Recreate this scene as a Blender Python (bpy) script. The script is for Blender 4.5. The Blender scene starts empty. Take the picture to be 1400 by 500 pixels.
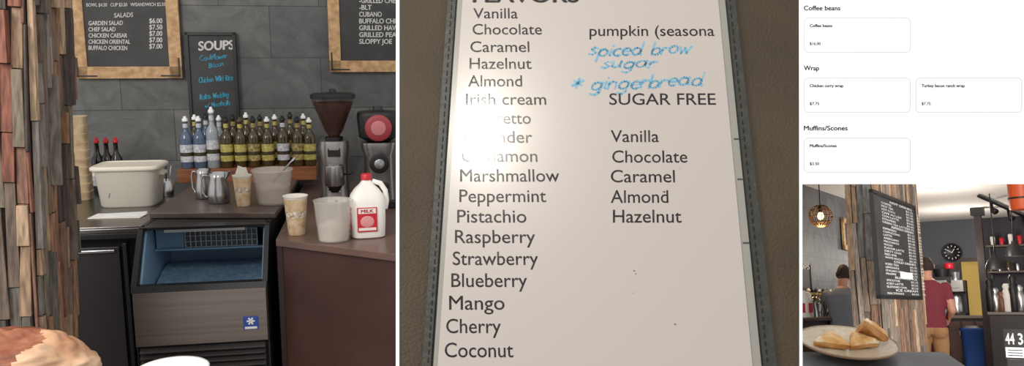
import bpy, math, random
from mathutils import Vector, Matrix, noise
rng = random.Random(7)
F = 1100.0
C = Vector((0, 0, 1.83)); th = math.atan(177/1100)
RX = Vector((1,0,0)); FW = Vector((0, math.cos(th), -math.sin(th))); UP = Vector((0, math.sin(th), math.cos(th)))
sc = bpy.context.scene
sc.view_settings.view_transform = 'Standard'
def ray(px, py): return RX*((px-700)/F) + UP*((250-py)/F) + FW
class Frame:
    def __init__(s, O, X, Y, Z):
        s.O=O; s.R=Matrix((X,Y,Z)).transposed(); s.M=Matrix.Translation(O) @ s.R.to_4x4()
        s.c = s.R.transposed() @ (C-O)
    def on(s, px, py, ax, val):
        d = s.R.transposed() @ ray(px,py)
        return s.c + d*((val-s.c[ax])/d[ax])
    def dep(s, px, py, k): return s.c + (s.R.transposed() @ ray(px,py))*k
W = Frame(Vector((0,0,0)), Vector((1,0,0)), Vector((0,1,0)), Vector((0,0,1)))
ps = math.radians(10)
L = Frame(Vector((0,0,0)), Vector((math.cos(ps),math.sin(ps),0)), Vector((-math.sin(ps),math.cos(ps),0)), Vector((0,0,1)))
ZB = RX.cross(ray(700,420)).normalized(); YB = ray(1600,420).normalized(); XB = YB.cross(ZB).normalized()
B = Frame(C-ZB*1.2, XB, YB, ZB)
Pt = C+ray(700,0)*1.8; Pb = C+ray(700,500)*1.45
YT = (Pt-Pb).normalized(); T = Frame((Pt+Pb)/2, Vector((1,0,0)), YT, Vector((1,0,0)).cross(YT))
S = Frame(C+FW*1.6, RX, UP, -FW)

# ---------------- materials
def lin(c): return tuple(((x/255)/12.92 if x/255<=0.04045 else ((x/255+0.055)/1.055)**2.4) for x in c)+(1,)
MC={}
def mat(name, col, rough=0.6, metal=0.0, col2=None, scale=20, bump=0.0, alpha=1.0, emit=0.0, spec=0.5, stretch=None, coat=0, bs=None, col3=None, cr=None):
    if name in MC: return MC[name]
    m=bpy.data.materials.new(name); m.use_nodes=True; nt=m.node_tree; b=nt.nodes['Principled BSDF']
    b.inputs['Base Color'].default_value=lin(col); b.inputs['Roughness'].default_value=rough
    b.inputs['Metallic'].default_value=metal; b.inputs['Alpha'].default_value=alpha
    b.inputs['Specular IOR Level'].default_value=spec; b.inputs['Coat Weight'].default_value=coat
    if cr is not None: b.inputs['Coat Roughness'].default_value=cr
    if emit: b.inputs['Emission Color'].default_value=lin(col); b.inputs['Emission Strength'].default_value=emit
    if col2 or bump:
        tc=nt.nodes.new('ShaderNodeTexCoord'); mp=nt.nodes.new('ShaderNodeMapping'); nz=nt.nodes.new('ShaderNodeTexNoise')
        nt.links.new(tc.outputs['Object'],mp.inputs[0]); nt.links.new(mp.outputs[0],nz.inputs['Vector'])
        if stretch: mp.inputs['Scale'].default_value=stretch
        nz.inputs['Scale'].default_value=scale; nz.inputs['Detail'].default_value=6
        if col2:
            r=nt.nodes.new('ShaderNodeValToRGB'); r.color_ramp.elements[0].position=.35; r.color_ramp.elements[1].position=.65
            r.color_ramp.elements[0].color=lin(col); r.color_ramp.elements[1].color=lin(col2)
            if col3: e=r.color_ramp.elements.new(.5); e.color=lin(col3)
            nt.links.new(nz.outputs[0],r.inputs[0]); nt.links.new(r.outputs[0],b.inputs['Base Color'])
        if bump:
            bp=nt.nodes.new('ShaderNodeBump'); bp.inputs['Strength'].default_value=bump; bp.inputs['Distance'].default_value=.01
            if bs:
                n2=nt.nodes.new('ShaderNodeTexNoise'); n2.inputs['Scale'].default_value=bs; nt.links.new(tc.outputs['Object'],n2.inputs['Vector']); nt.links.new(n2.outputs[0],bp.inputs['Height'])
            else: nt.links.new(nz.outputs[0],bp.inputs['Height'])
            nt.links.new(bp.outputs[0],b.inputs['Normal'])
    MC[name]=m; return m
def slate(name, ax, c1, c2, cm, tw=.62, thh=.31):
    m=bpy.data.materials.new(name); m.use_nodes=True; nt=m.node_tree; b=nt.nodes['Principled BSDF']; N=nt.nodes.new; K=nt.links.new
    tc=N('ShaderNodeTexCoord'); sp=N('ShaderNodeSeparateXYZ'); cb=N('ShaderNodeCombineXYZ'); K(tc.outputs['Object'],sp.inputs[0])
    K(sp.outputs[ax],cb.inputs[0]); K(sp.outputs[2],cb.inputs[1])
    br=N('ShaderNodeTexBrick'); K(cb.outputs[0],br.inputs['Vector']); br.inputs['Scale'].default_value=1
    br.inputs['Brick Width'].default_value=tw; br.inputs['Row Height'].default_value=thh; br.inputs['Mortar Size'].default_value=.003
    br.inputs['Color1'].default_value=lin(c1); br.inputs['Color2'].default_value=lin(c2); br.inputs['Mortar'].default_value=lin(cm)
    nz=N('ShaderNodeTexNoise'); nz.inputs['Scale'].default_value=4; nz.inputs['Detail'].default_value=9; nz.inputs['Roughness'].default_value=.65; nz.inputs['Distortion'].default_value=1.2
    K(tc.outputs['Object'],nz.inputs['Vector'])
    r=N('ShaderNodeValToRGB'); r.color_ramp.elements[0].position=.3; r.color_ramp.elements[1].position=.75
    r.color_ramp.elements[0].color=(.6,.6,.6,1); r.color_ramp.elements[1].color=(1.6,1.58,1.55,1); K(nz.outputs[0],r.inputs[0])
    mx=N('ShaderNodeMix'); mx.data_type='RGBA'; mx.blend_type='MULTIPLY'; mx.inputs[0].default_value=1
    K(br.outputs[0],mx.inputs[6]); K(r.outputs[0],mx.inputs[7]); K(mx.outputs[2],b.inputs['Base Color'])
    b.inputs['Roughness'].default_value=.5
    bp=N('ShaderNodeBump'); bp.inputs['Strength'].default_value=.4; bp.inputs['Distance'].default_value=.01; K(nz.outputs[0],bp.inputs['Height']); K(bp.outputs[0],b.inputs['Normal'])
    return m

# ---------------- text glyphs
GC={}
def glyphs(s, off, shear):
    k=(s,off,shear)
    if k in GC: return GC[k]
    cu=bpy.data.curves.new('t','FONT'); cu.body=s; cu.shear=shear; cu.resolution_u=4; cu.size=1
    ob=bpy.data.objects.new('t',cu); sc.collection.objects.link(ob); bpy.context.view_layer.update()
    dg=bpy.context.evaluated_depsgraph_get(); me=bpy.data.meshes.new_from_object(ob.evaluated_get(dg))
    v=[(a.co.x,a.co.y) for a in me.vertices]; f=[tuple(p.vertices) for p in me.polygons]
    bpy.data.objects.remove(ob); bpy.data.meshes.remove(me); bpy.data.curves.remove(cu)
    if off>0:
        v0,f0=v,f; v=[];f=[]
        for dx,dy in ((-off,0),(off,0),(0,off*.7),(0,-off*.7)):
            o=len(v); v+=[(x+dx,y+dy) for x,y in v0]; f+=[tuple(i+o for i in q) for q in f0]
    GC[k]=(v,f); return GC[k]
CAP=max(y for x,y in glyphs('H',0,0)[0])
# single-stroke handwriting alphabet
def arc(cx,cy,rx,ry,a0,a1,n=12): return [(cx+rx*math.cos(math.radians(a0+(a1-a0)*i/n)),cy+ry*math.sin(math.radians(a0+(a1-a0)*i/n))) for i in range(n+1)]
fo=arc(.25,.28,.24,.28,40,400)
HW={'a':([fo,[(.5,.56),(.48,.12),(.6,0)]],.68),'b':([[(0,1),(.02,0)],arc(.24,.27,.23,.27,180,-170)],.58),'c':([arc(.26,.28,.25,.28,50,310)],.52),'d':([fo,[(.5,1),(.49,.1),(.58,0)]],.68),
'e':([[(.03,.3),(.46,.34)]+arc(.25,.28,.23,.28,15,315)],.56),'f':([[(.42,.9),(.3,1),(.2,.85),(.15,0)],[(0,.55),(.38,.57)]],.45),'g':([fo,[(.5,.56),(.47,-.2),(.3,-.38),(.05,-.28)]],.64),
'h':([[(0,1),(0,0)],[(0,.35),(.15,.55),(.33,.52),(.4,.3),(.42,0)]],.54),'i':([[(.08,.55),(.08,.05),(.14,0)],[(.1,.76),(.12,.82)]],.24),'k':([[(0,1),(0,0)],[(.35,.55),(.03,.25),(.4,0)]],.5),'l':([[(.05,1),(.05,.05),(.12,0)]],.22),
'm':([[(0,.55),(0,0)],[(0,.35),(.15,.55),(.28,.45),(.28,0)],[(.28,.35),(.42,.55),(.56,.45),(.6,0)]],.72),'n':([[(0,.55),(0,0)],[(0,.35),(.17,.55),(.36,.48),(.4,0)]],.54),'o':([fo],.58),
'p':([[(.02,.55),(0,-.4)],arc(.25,.28,.23,.27,170,-180)],.58),'r':([[(0,.55),(0,0)],[(0,.3),(.15,.52),(.34,.5)]],.42),'s':([[(.38,.5),(.2,.57),(.05,.43),(.2,.3),(.36,.15),(.2,0),(0,.07)]],.5),
't':([[(.15,.9),(.15,.1),(.3,0)],[(0,.6),(.36,.6)]],.42),'u':([[(0,.55),(.03,.1),(.2,0),(.4,.15),(.42,.55)],[(.42,.55),(.44,.05),(.52,0)]],.6),'w':([[(0,.55),(.15,0),(.3,.45),(.45,0),(.62,.55)]],.74),
'C':([arc(.35,.5,.35,.5,50,310)],.72),'W':([[(0,1),(.2,0),(.4,.8),(.6,0),(.82,1)]],.9),'I':([[(.1,1),(.1,0)]],.25),'B':([[(0,1),(0,0)],[(0,1),(.4,.9),(.35,.6),(0,.52),(.45,.4),(.42,.08),(0,0)]],.58),
'R':([[(0,1),(0,0)],[(0,1),(.4,.9),(.35,.6),(0,.5),(.45,0)]],.58),'M':([[(0,0),(.05,1),(.32,.3),(.6,1),(.65,0)]],.8),'*':([[(.25,.85),(.25,.15)],[(0,.68),(.5,.32)],[(.5,.68),(0,.32)]],.6),'/':([[(0,0),(.3,1)]],.4),' ':([],.45)}

def rotm(rx=0,ry=0,rz=0): 
    return Matrix.Rotation(rz,3,'Z')@Matrix.Rotation(ry,3,'Y')@Matrix.Rotation(rx,3,'X')
class MB:
    def __init__(s): s.v=[];s.f=[];s.m=[];s.s=[];s.mats=[]
    def add(s,vs,fs,m,smooth=False):
        if m not in s.mats: s.mats.append(m)
        k=s.mats.index(m); o=len(s.v); s.v+= [tuple(a) for a in vs]
        for f in fs: s.f.append(tuple(i+o for i in f)); s.m.append(k); s.s.append(smooth)
    def box(s,c,z,m,rot=None,top=1.0):
        c=Vector(c); h=Vector(z)/2; R=rot or Matrix.Identity(3); vs=[]
        for dz in (-1,1):
            t=top if dz>0 else 1
            for dx,dy in ((-1,-1),(1,-1),(1,1),(-1,1)): vs.append(c+R@Vector((dx*h.x*t,dy*h.y*t,dz*h.z)))
        s.add(vs,[(3,2,1,0),(4,5,6,7),(0,1,5,4),(1,2,6,5),(2,3,7,6),(3,0,4,7)],m)
    def prism(s,poly,a,b,m,axis=2):
        def P(p,w):
            if axis==2: return (p[0],p[1],w)
            if axis==0: return (w,p[0],p[1])
            return (p[0],w,p[1])
        n=len(poly); vs=[P(p,a) for p in poly]+[P(p,b) for p in poly]
        fs=[tuple(range(n))[::-1],tuple(range(n,2*n))]+[(i,(i+1)%n,(i+1)%n+n,i+n) for i in range(n)]
        s.add(vs,fs,m)
    def loft(s,secs,m,n=24,smooth=True,caps=(1,1),p=2.0,R=None,c=(0,0,0)):
        vs=[];c=Vector(c)
        for q in secs:
            z,hx,hy=q[:3]; cx,cy=(q[3],q[4]) if len(q)>3 else (0,0)
            for i in range(n):
                a=2*math.pi*(i+.5)/n; ca,sa=math.cos(a),math.sin(a)
                x=cx+hx*math.copysign(abs(ca)**(2/p),ca); y=cy+hy*math.copysign(abs(sa)**(2/p),sa)
                w=Vector((x,y,z)); vs.append((R@w if R else w)+c)
        fs=[]
        for k in range(len(secs)-1):
            for i in range(n): fs.append((k*n+i,k*n+(i+1)%n,(k+1)*n+(i+1)%n,(k+1)*n+i))
        s.add(vs,fs,m,smooth)
        if caps[0]: s.add(vs[:n],[tuple(range(n))[::-1]],m)
        if caps[1]: s.add(vs[-n:],[tuple(range(n))],m)
    def lathe(s,prof,m,c=(0,0,0),n=24,caps=(0,0),R=None): s.loft([(z,r,r) for r,z in prof],m,n,True,caps,2.0,R,c)
    def tube(s,pts,r,m,n=8,caps=True):
        pts=[Vector(p) for p in pts]; rs=r if isinstance(r,(list,tuple)) else [r]*len(pts)
        vs=[];fs=[];prev=None
        for i,p in enumerate(pts):
            t=(pts[min(i+1,len(pts)-1)]-pts[max(i-1,0)]).normalized()
            if prev is None:
                a=Vector((0,0,1)) if abs(t.z)<.9 else Vector((1,0,0)); u=t.cross(a).normalized()
            else: u=(prev-t*prev.dot(t)).normalized()
            prev=u; w=t.cross(u)
            for k in range(n):
                an=2*math.pi*k/n; vs.append(p+(u*math.cos(an)+w*math.sin(an))*rs[i])
        for i in range(len(pts)-1):
            for k in range(n): fs.append((i*n+k,i*n+(k+1)%n,(i+1)*n+(k+1)%n,(i+1)*n+k))
        if caps: fs.append(tuple(range(n))[::-1]); fs.append(tuple(range((len(pts)-1)*n,len(pts)*n)))
        s.add(vs,fs,m,True)
    def ell(s,c,r,m,n=14,R=None):
        secs=[]
        for i in range(n//2+1):
            a=-math.pi/2+math.pi*i/(n//2); secs.append((r[2]*math.sin(a),max(r[0]*math.cos(a),1e-4),max(r[1]*math.cos(a),1e-4)))
        s.loft(secs,m,n,True,(1,1),2.0,R,c)
    def text(s,t,fr,ax,val,x0,b0,x1,cap,m,b1=None,off=0,shear=0,loc=(0,0,0)):
        if b1 is None: b1=b0
        A=fr.on(x0,b0,ax,val); E=fr.on(x1,b1,ax,val)-A; U=fr.on(x0,b0-cap,ax,val)-A; A=A-Vector(loc)
        v,f=glyphs(t,off,shear); xs=[a for a,b in v]; lo,hi=min(xs),max(xs)
        s.add([A+E*((x-lo)/(hi-lo))+U*(y/CAP) for x,y in v],f,m)
    def hand(s,t,fr,ax,val,x0,b0,x1,cap,m,b1=None,w=.09,slant=.25):
        if b1 is None: b1=b0
        tot=sum(HW[c][1] for c in t); A=fr.on(x0,b0,ax,val); E=(fr.on(x1,b1,ax,val)-A); U=fr.on(x0,b0-cap,ax,val)-A
        e=E.normalized(); u=(U-e*U.dot(e)).normalized(); sx=E.length/tot; sy=U.length; wr=sy*w/2; x=0; r=random.Random(t)
        for ch in t:
            jy=r.uniform(-.08,.08)
            for pl in HW[ch][0]:
                P=[((x+px+slant*py)*sx,(py+jy)*sy) for px,py in pl]
                for (ax_,ay),(bx,by) in zip(P,P[1:]):
                    dx,dy=bx-ax_,by-ay; l=math.hypot(dx,dy) or 1; dx/=l;dy/=l; k=wr*r.uniform(.6,1.2)
                    q=[(ax_-dx*k*.6-dy*k,ay-dy*k*.6+dx*k),(ax_-dx*k*.6+dy*k,ay-dy*k*.6-dx*k),(bx+dx*k*.6+dy*k,by+dy*k*.6-dx*k),(bx+dx*k*.6-dy*k,by+dy*k*.6+dx*k)]
                    s.add([A+e*a+u*b for a,b in q],[(0,1,2,3)],m)
            x+=HW[ch][1]
    def obj(s,name,fr=W,loc=(0,0,0),rz=0,bevel=0,R=None,scale=1.0,M=None):
        me=bpy.data.meshes.new(name); me.from_pydata([Vector(q)*scale for q in s.v],[],s.f)
        for m in s.mats: me.materials.append(m)
        for i,p in enumerate(me.polygons): p.material_index=s.m[i]; p.use_smooth=s.s[i]
        me.update(); o=bpy.data.objects.new(name,me); sc.collection.objects.link(o)
        o.matrix_world=fr.M@(M if M else Matrix.Translation(Vector(loc))@((R.to_4x4()) if R else Matrix.Rotation(rz,4,'Z')))
        if bevel:
            b=o.modifiers.new('b','BEVEL'); b.width=bevel; b.segments=2; b.limit_method='ANGLE'; b.angle_limit=math.radians(40)
        return o

black=mat('black_paint',(24,24,26),.45); blackm=mat('black_matte',(18,18,20),.8)
steel=mat('stainless',(190,190,192),.28,1.0); dsteel=mat('dark_stainless',(150,140,134),.38,1.0,col2=(164,154,148),scale=2,stretch=(.4,1,40))
white=mat('white_plastic',(240,240,238),.4); chalkw=mat('white_lettering',(235,235,232),.7); chalkb=mat('blue_marker',(56,150,180),.6)
boardm=mat('chalkboard',(42,41,42),.6,col2=(56,55,56),scale=6)
oak=mat('frame_wood',(160,122,84),.6,col2=(196,160,116),scale=8,stretch=(3,3,3),bump=.1)
# =====================================================  LEFT CAFE BAR (frame L)
VW=6.0
sl=slate('slate_tile_bar',0,(94,94,93),(76,78,79),(48,48,49),.68,.36)
mb=MB(); mb.box((-1.0,VW+.05,1.8),(6.2,.1,3.6),sl); mb.obj('wall_back',L)
fl=mat('floor_concrete',(95,85,78),.5,col2=(115,105,95),scale=3)
mb=MB(); mb.box((-1.4,4.1,-.03),(4.8,3.9,.06),fl); mb.obj('floor',L)
def col_mats(pref,cols): return [mat(pref+str(i),c,.75,col2=tuple(min(255,int(x*1.45)) for x in c),scale=10,stretch=(7,7,1.2),bump=.5) for i,c in enumerate(cols)]
pm=col_mats('reclaimed_wood_',[(98,72,60),(86,74,66),(122,100,82),(62,54,50),(104,66,54),(98,92,86),(134,114,94),(76,72,66),(112,84,64),(90,82,70)])
def pillar(name,fr,uc,vf,w,d,z1,wmin,wmax,lmin,lmax,mats,tmax,seed,z0=0,M=None):
    r=random.Random(seed); mb=MB(); mb.box((uc-w/2,vf+d/2,(z0+z1)/2),(w-.01,d-.01,z1-z0),mats[3])
    def run(a0,a1,side):
        a=a0
        while a<a1-1e-4:
            ww=min(r.uniform(wmin,wmax),a1-a); z=z0-r.uniform(0,lmax/2)
            while z<z1:
                l=r.uniform(lmin,lmax); t=r.uniform(.006,tmax); m=r.choice(mats); k=r.uniform(-.04,.04)
                zl=max(z,z0); zh=min(z+l,z1)
                if zh>zl:
                    R=rotm(ry=k,rz=r.uniform(-.2,.2)) if not side else rotm(rx=k,rz=r.uniform(-.2,.2))
                    if side: mb.box((uc+t/2,a+ww/2,(zl+zh)/2),(t,ww*.97,zh-zl-.003),m,R,r.uniform(.7,1))
                    else: mb.box((a+ww/2,vf-t/2,(zl+zh)/2),(ww*.97,t,zh-zl-.003),m,R,r.uniform(.7,1))
                z+=l
            a+=ww
    run(uc-w,uc,False); run(vf,vf+d,True)
    return mb.obj(name,fr,bevel=.002,M=M)
uc=L.on(44,250,1,3.2).x
pv=Vector((uc,3.2,1.31)); Mt=Matrix.Translation(pv)@Matrix.Rotation(.05,4,'Y')@Matrix.Translation(-pv)
pillar('reclaimed_wood_pillar',L,uc,3.2,.5,.38,2.7,.018,.05,.10,.5,pm,.045,3,M=Mt)

def framed(name,fr,ax,val,x0,y0,x1,y1,fw,fm,thick=.03,cornerm=None):
    P=fr.on(x0,y1,ax,val); Q=fr.on(x1,y1,ax,val); Z=fr.on((x0+x1)/2,y0,ax,val).z
    mb=MB(); o=1-ax; a0,a1=P[o],Q[o]; zb=(P.z+Q.z)/2; s=-1 if ax==1 else 1
    def bx(aa,ab,za,zc,t,m,extra=0):
        c=[0,0,(za+zc)/2]; z=[0,0,abs(zc-za)]; c[o]=(aa+ab)/2; z[o]=abs(ab-aa); c[ax]=val+s*(extra-t/2); z[ax]=t; mb.box(c,z,m)
    bx(a0+fw*.5,a1-fw*.5,zb+fw*.5,Z-fw*.5,.012,boardm,0)
    sg=1 if a1>a0 else -1
    for q in ((a0,a0+fw*sg,zb,Z),(a1-fw*sg,a1,zb,Z),(a0,a1,zb,zb+fw),(a0,a1,Z-fw,Z)):
        bx(*q,thick,fm,.012)
    if cornerm:
        for (ca,sa) in ((a0,1),(a1,-1)):
            for cz,sz in ((zb,1),(Z,-1)):
                bx(ca+sa*.01,ca+sa*.14,cz+sz*.012,cz+sz*.022,.004,cornerm,.016); bx(ca+sa*.012,ca+sa*.022,cz+sz*.01,cz+sz*.14,.004,cornerm,.016)
    return mb
vb=VW-.035
mb=framed('b',L,1,vb,104,-95,250,107,.08,oak,.03,black); v=vb-.003
for t,x0,b,x1,c in (('BOWL $4.50   CUP $3.50   W/SANDWICH $2.50',118,9,226,4.5),('SALADS',156,24,182,6)): mb.text(t,L,1,v,x0,b,x1,c,chalkw,off=.02,b1=b-1)
for i,(t,x1,p) in enumerate((('GARDEN SALAD',168,'$6.00'),('CHEF SALAD',158,'$7.50'),('CHICKEN CAESAR',174,'$7.00'),('CHICKEN ORIENTAL',178,'$7.00'),('BUFFALO CHICKEN',174,'$7.00'))):
    mb.text(t,L,1,v,121,34.5+i*8.4,x1,5.6,chalkw,off=.025,b1=34+i*8.6); mb.text(p,L,1,v,204,31.5+i*8.7,222,6.4,chalkw,off=.025)
mb.obj('menu_board',L,bevel=.002)
mb=framed('b',L,1,vb,451,-95,610,98,.08,oak,.03,black)
for i,(t,x1) in enumerate((('-GRILLED CHEESE',552),('-BLT',508),('CUBANO',522),('BUFFALO CHICKEN',562),('GRILLED HAWAIIAN',566),('GRILLED PEANUT',560),('SLOPPY JOE',536))):
    mb.text(t,L,1,v,491,4+i*9.3,x1,6.4,chalkw,off=.025)
mb.obj('menu_board',L,bevel=.002)
mb=framed('b',L,1,vb,261,44,329,180,.022,black,.03)
mb.text('SOUPS',L,1,v,271,69,320,12,chalkw,off=.035,b1=67)
for t,x0,b,x1,c in (('Cauliflower',273,83,311,6.5),('Bacon',286,93,306,6),('Chicken Wild Rice',272,113,319,7),('Italian Wedding',273,136,313,7),('w/ Meatballs',280,147,315,6)):
    mb.hand(t,L,1,v,x0,b,x1,c,chalkb,b1=b-4,w=.16)
mb.obj('soups_chalkboard',L,bevel=.002)

# ---- ice machine
zt=.98
A=L.on(180,385,1,4.12); Q=L.on(365,385,1,4.12); x0,x1=A.x,Q.x
blue=mat('ice_bin_liner',(116,148,176),.35,col2=(134,165,190),scale=3); dark=mat('evaporator_black',(34,38,44),.4)
casb=mat('ice_machine_case',(42,39,40),.4)
mb=MB(); prof=[(4.12,.10),(4.12,.675),(4.33,.948),(4.98,.948),(4.98,.10)]
for a,b in ((x0,x0+.022),(x1-.022,x1)): mb.prism(prof,a,b,casb,0)
mb.box(((x0+x1)/2,4.96,.52),(x1-x0-.05,.03,.84),casb)
mb.box(((x0+x1)/2,4.66,.94),(x1-x0-.05,.62,.014),casb)
mb.box(((x0+x1)/2,4.80,.75),(x1-x0-.05,.02,.37),blue); mb.box(((x0+x1)/2,4.55,.60),(x1-x0-.05,.6,.02),blue)
for a in (x0+.022,x1-.032): mb.prism([(4.16,.62),(4.16,.67),(4.34,.93),(4.8,.93),(4.8,.62)],a,a+.01,blue,0)
mb.prism([(4.15,.60),(4.15,.665),(4.17,.685),(4.24,.60)],x0+.03,x1-.03,blue,0)
mb.prism([(4.3,.60),(4.72,.60),(4.72,.66),(4.62,.67)],x0+.04,x1-.04,mat('ice_cubes',(140,170,195),.3,col2=(108,138,168),scale=40,bump=.4),0)
g0=L.on(252,307,1,4.44); g1=L.on(352,334,1,4.44); gx0,gx1=g0.x,min(g1.x,x1-.04); gz0,gz1=g1.z,g0.z
mb.box(((gx0+gx1)/2,4.52,(gz0+gz1)/2),(gx1-gx0,.14,gz1-gz0),dark); gg=mat('grid_grey',(120,130,142),.3)
for i in range(15): mb.box((gx0+(gx1-gx0)*i/14,4.443,(gz0+gz1)/2),(.006,.012,gz1-gz0),gg)
for i in range(5): mb.box(((gx0+gx1)/2,4.443,gz0+(gz1-gz0)*i/4),(gx1-gx0,.012,.005),gg)
bd=mat('blue_dark',(84,116,146),.4); mb.box(((x0+.035+gx0)/2,4.50,(gz0+gz1)/2),(gx0-x0-.05,.10,gz1-gz0+.02),bd)
mb.prism([(4.42,gz0-.012),(4.42,gz0-.002),(4.79,gz0-.03),(4.79,gz0-.05)],x0+.04,x1-.04,bd,0)
mb.prism([(4.31,.93),(4.295,.948),(4.36,.948),(4.36,.93)],x0,x1,casb,0)
gt=mat('grey_trim',(120,122,125),.4); mb.box(((x0+x1)/2,4.31,.925),(.40,.02,.014),gt)
for a in (x0-.004,x1-.022): mb.prism([(4.108,.67),(4.108,.69),(4.30,.945),(4.34,.945),(4.15,.67)],a,a+.026,black,0)
mb.box(((x0+x1)/2,4.11,.525),(x1-x0-.01,.03,.28),dsteel); mb.prism([(4.09,.662),(4.105,.692),(4.15,.692),(4.14,.662)],x0,x1,black,0)
for i in range(9): mb.prism([(4.085,.105+i*.031),(4.118,.124+i*.031),(4.118,.116+i*.031),(4.09,.099+i*.031)],x0+.02,x1-.02,mat('louver_grey',(62,58,58),.4),0)
mb.box(((x0+x1)/2,4.13,.24),(x1-x0-.01,.02,.28),blackm)
mb.box((x1-.085,4.093,.48),(.075,.004,.07),mat('badge_blue',(50,80,165),.4))
for k in range(3): mb.box((x1-.085,4.09,.49),(.04,.003,.009),white,rotm(ry=k*math.pi/3))
mb.box((x1-.085,4.09,.455),(.06,.003,.012),white)
mb.box(((x0+x1)/2,4.5,.05),(x1-x0-.1,.7,.1),blackm)
mb.obj('ice_machine',L,bevel=.003)
# slab over ice machine
slabm=mat('dark_wood_top',(78,66,60),.35,col2=(100,86,78),scale=5,stretch=(1,6,6))
a=L.on(204,291,2,zt); b=L.on(376,291,2,zt); br_=L.on(391,272,2,zt)
mb=MB(); mb.prism([(a.x,a.y),(b.x,b.y),(br_.x,br_.y),(br_.x,VW-.01),(a.x+.03,VW-.01)],zt-.03,zt,slabm)
mb.prism([(a.x+.03,5.0),(br_.x-.02,5.0),(br_.x-.02,VW-.01),(a.x+.03,VW-.01)],0,zt-.03,blackm)
mb.obj('bar_countertop',L,bevel=.004)
# left counter / undercounter fridge
zl=.93; a=L.on(90,312,2,zl); yf=a.y; xr=x0-.015; xl=L.on(80,312,1,yf).x-.3
stw=mat('steel_worktop',(135,132,130),.3,1.0)
mb=MB(); mb.box(((xl+xr)/2,(yf+VW-.02)/2,zl-.02),(xr-xl,VW-.02-yf,.04),stw); mb.box(((xl+xr)/2,(yf+VW)/2+.01,(zl-.04)/2),(xr-xl,VW-yf-.08,zl-.04),blackm)
mb.box(((xl+xr)/2,yf-.005,zl-.02),(xr-xl,.012,.022),stw); mb.box(((xl+xr)/2,yf-.003,zl-.05),(xr-xl,.012,.03),black)
mb.box((xr-.28,yf+.02,.45),(.3,.03,.74),casb); mb.box((xr-.10,yf+.02,.45),(.02,.05,.78),black); mb.box((xr-.28,yf-.0,.80),(.26,.02,.015),steel)
mb.obj('undercounter_refrigerator',L,bevel=.003)
# right counter cabinet
zr=.90; a=L.on(377,327,2,zr); b=L.on(640,360,2,zr)
brown=mat('dark_brown_laminate',(66,42,38),.4,col2=(78,50,45),scale=3)
mb=MB(); mb.prism([(a.x,a.y),(b.x,b.y),(b.x,VW-.01),(a.x,VW-.01)],zr-.035,zr,mat('brown_counter',(100,78,72),.3,col2=(112,88,80),scale=4))
mb.prism([(a.x+.01,a.y+.03),(b.x,b.y+.03),(b.x,VW-.01),(a.x+.01,VW-.01)],0,zr-.035,brown)
mb.prism([(a.x+.0,a.y+.012),(a.x+.03,a.y+.012),(a.x+.03,a.y+.05),(a.x,a.y+.05)],0,zr-.036,mat('brown_dark_edge',(40,26,24),.4))
mb.obj('counter_cabinet',L,bevel=.003)

# ---- bottle riser and bottles
a=L.on(243,250,2,zt); yr=a.y; xa=a.x; xb=L.on(433,250,1,yr).x; zrz=L.on(300,231,1,yr).z
rw=mat('riser_wood',(160,100,60),.5,col2=(120,72,44),scale=6,stretch=(1,5,5))
mb=MB(); mb.box(((xa+xb)/2,yr+.14,zrz-.0125),(xb-xa,.28,.025),rw); mb.box(((xa+xb)/2,yr+.01,(zrz+zt)/2-.01),(xb-xa,.018,zrz-zt-.014),rw)
for xx in (xa+.02,xb-.02): mb.box((xx,yr+.14,(zt+.002+zrz-.025)/2),(.03,.26,zrz-.027-zt),rw)
mb.obj('bottle_riser_shelf',L,bevel=.003)
amber=mat('amber_glass',(52,42,22),.12,col2=(80,64,28),scale=3,coat=.5); cleard=mat('clear_glass_syrup',(170,178,184),.1,alpha=.75,coat=.5); blueg=mat('blue_glass',(86,104,130),.12,alpha=.85,coat=.5)
redg=mat('wine_glass_dark',(28,24,22),.12,coat=.5)
ly=mat('label_yellow',(206,190,110),.6,col2=(160,150,76),scale=60); lw=mat('label_white',(222,220,216),.6,col2=(165,170,186),scale=50); lg=mat('label_gold',(200,176,104),.6,col2=(96,88,58),scale=50); red=mat('red_plastic',(200,32,48),.4)
def bottle(name,fr,x,y,z,h,r,glass,label,cap,lab2=True):
    mb=MB(); mb.lathe([(r*.9,0),(r,.008),(r,h*.56),(r*.93,h*.62),(r*.5,h*.70),(r*.38,h*.75),(r*.36,h*.90),(r*.42,h*.905),(r*.42,h*.925)],glass,n=20,caps=(1,1))
    mb.lathe([(r*1.015,h*.13),(r*1.02,h*.14),(r*1.02,h*.45),(r*1.015,h*.46)],label,n=20)
    if lab2:
        mb.lathe([(r*1.03,h*.24),(r*1.03,h*.31)],mat('label_band',(60,50,30),.5),n=20); mb.lathe([(r*.40,h*.78),(r*.40,h*.86)],label,n=16)
    mb.lathe([(r*.44,h*.90),(r*.46,h*.91),(r*.46,h*.95),(r*.3,h*.955),(r*.2,h*1.0),(r*.12,h*1.0)],cap,n=14,caps=(0,1))
    return mb.obj(name,fr,(x,y,z))
bk=[(268,amber,ly),(283,blueg,lw),(301,cleard,lw),(320,amber,lg),(338,amber,ly),(357,amber,lg),(377,amber,ly),(398,amber,lg),(416,amber,ly)]
for i,(px,g,l) in enumerate(bk):
    p=L.on(px,200,1,yr+.215); bottle('syrup_bottle',L,p.x,yr+.215,zrz+.001,.35+.01*math.sin(i*2),.038,g,l,black if i%2 else white)
ft=[(256,blueg,lw,.35),(274,blueg,lw,.35),(292,cleard,lw,.41),(311,amber,ly,.345),(330,amber,ly,.34),(348,amber,lg,.345),(367,amber,ly,.34),(388,amber,lw,.345),(408,amber,lg,.34),(424,amber,ly,.33)]
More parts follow.
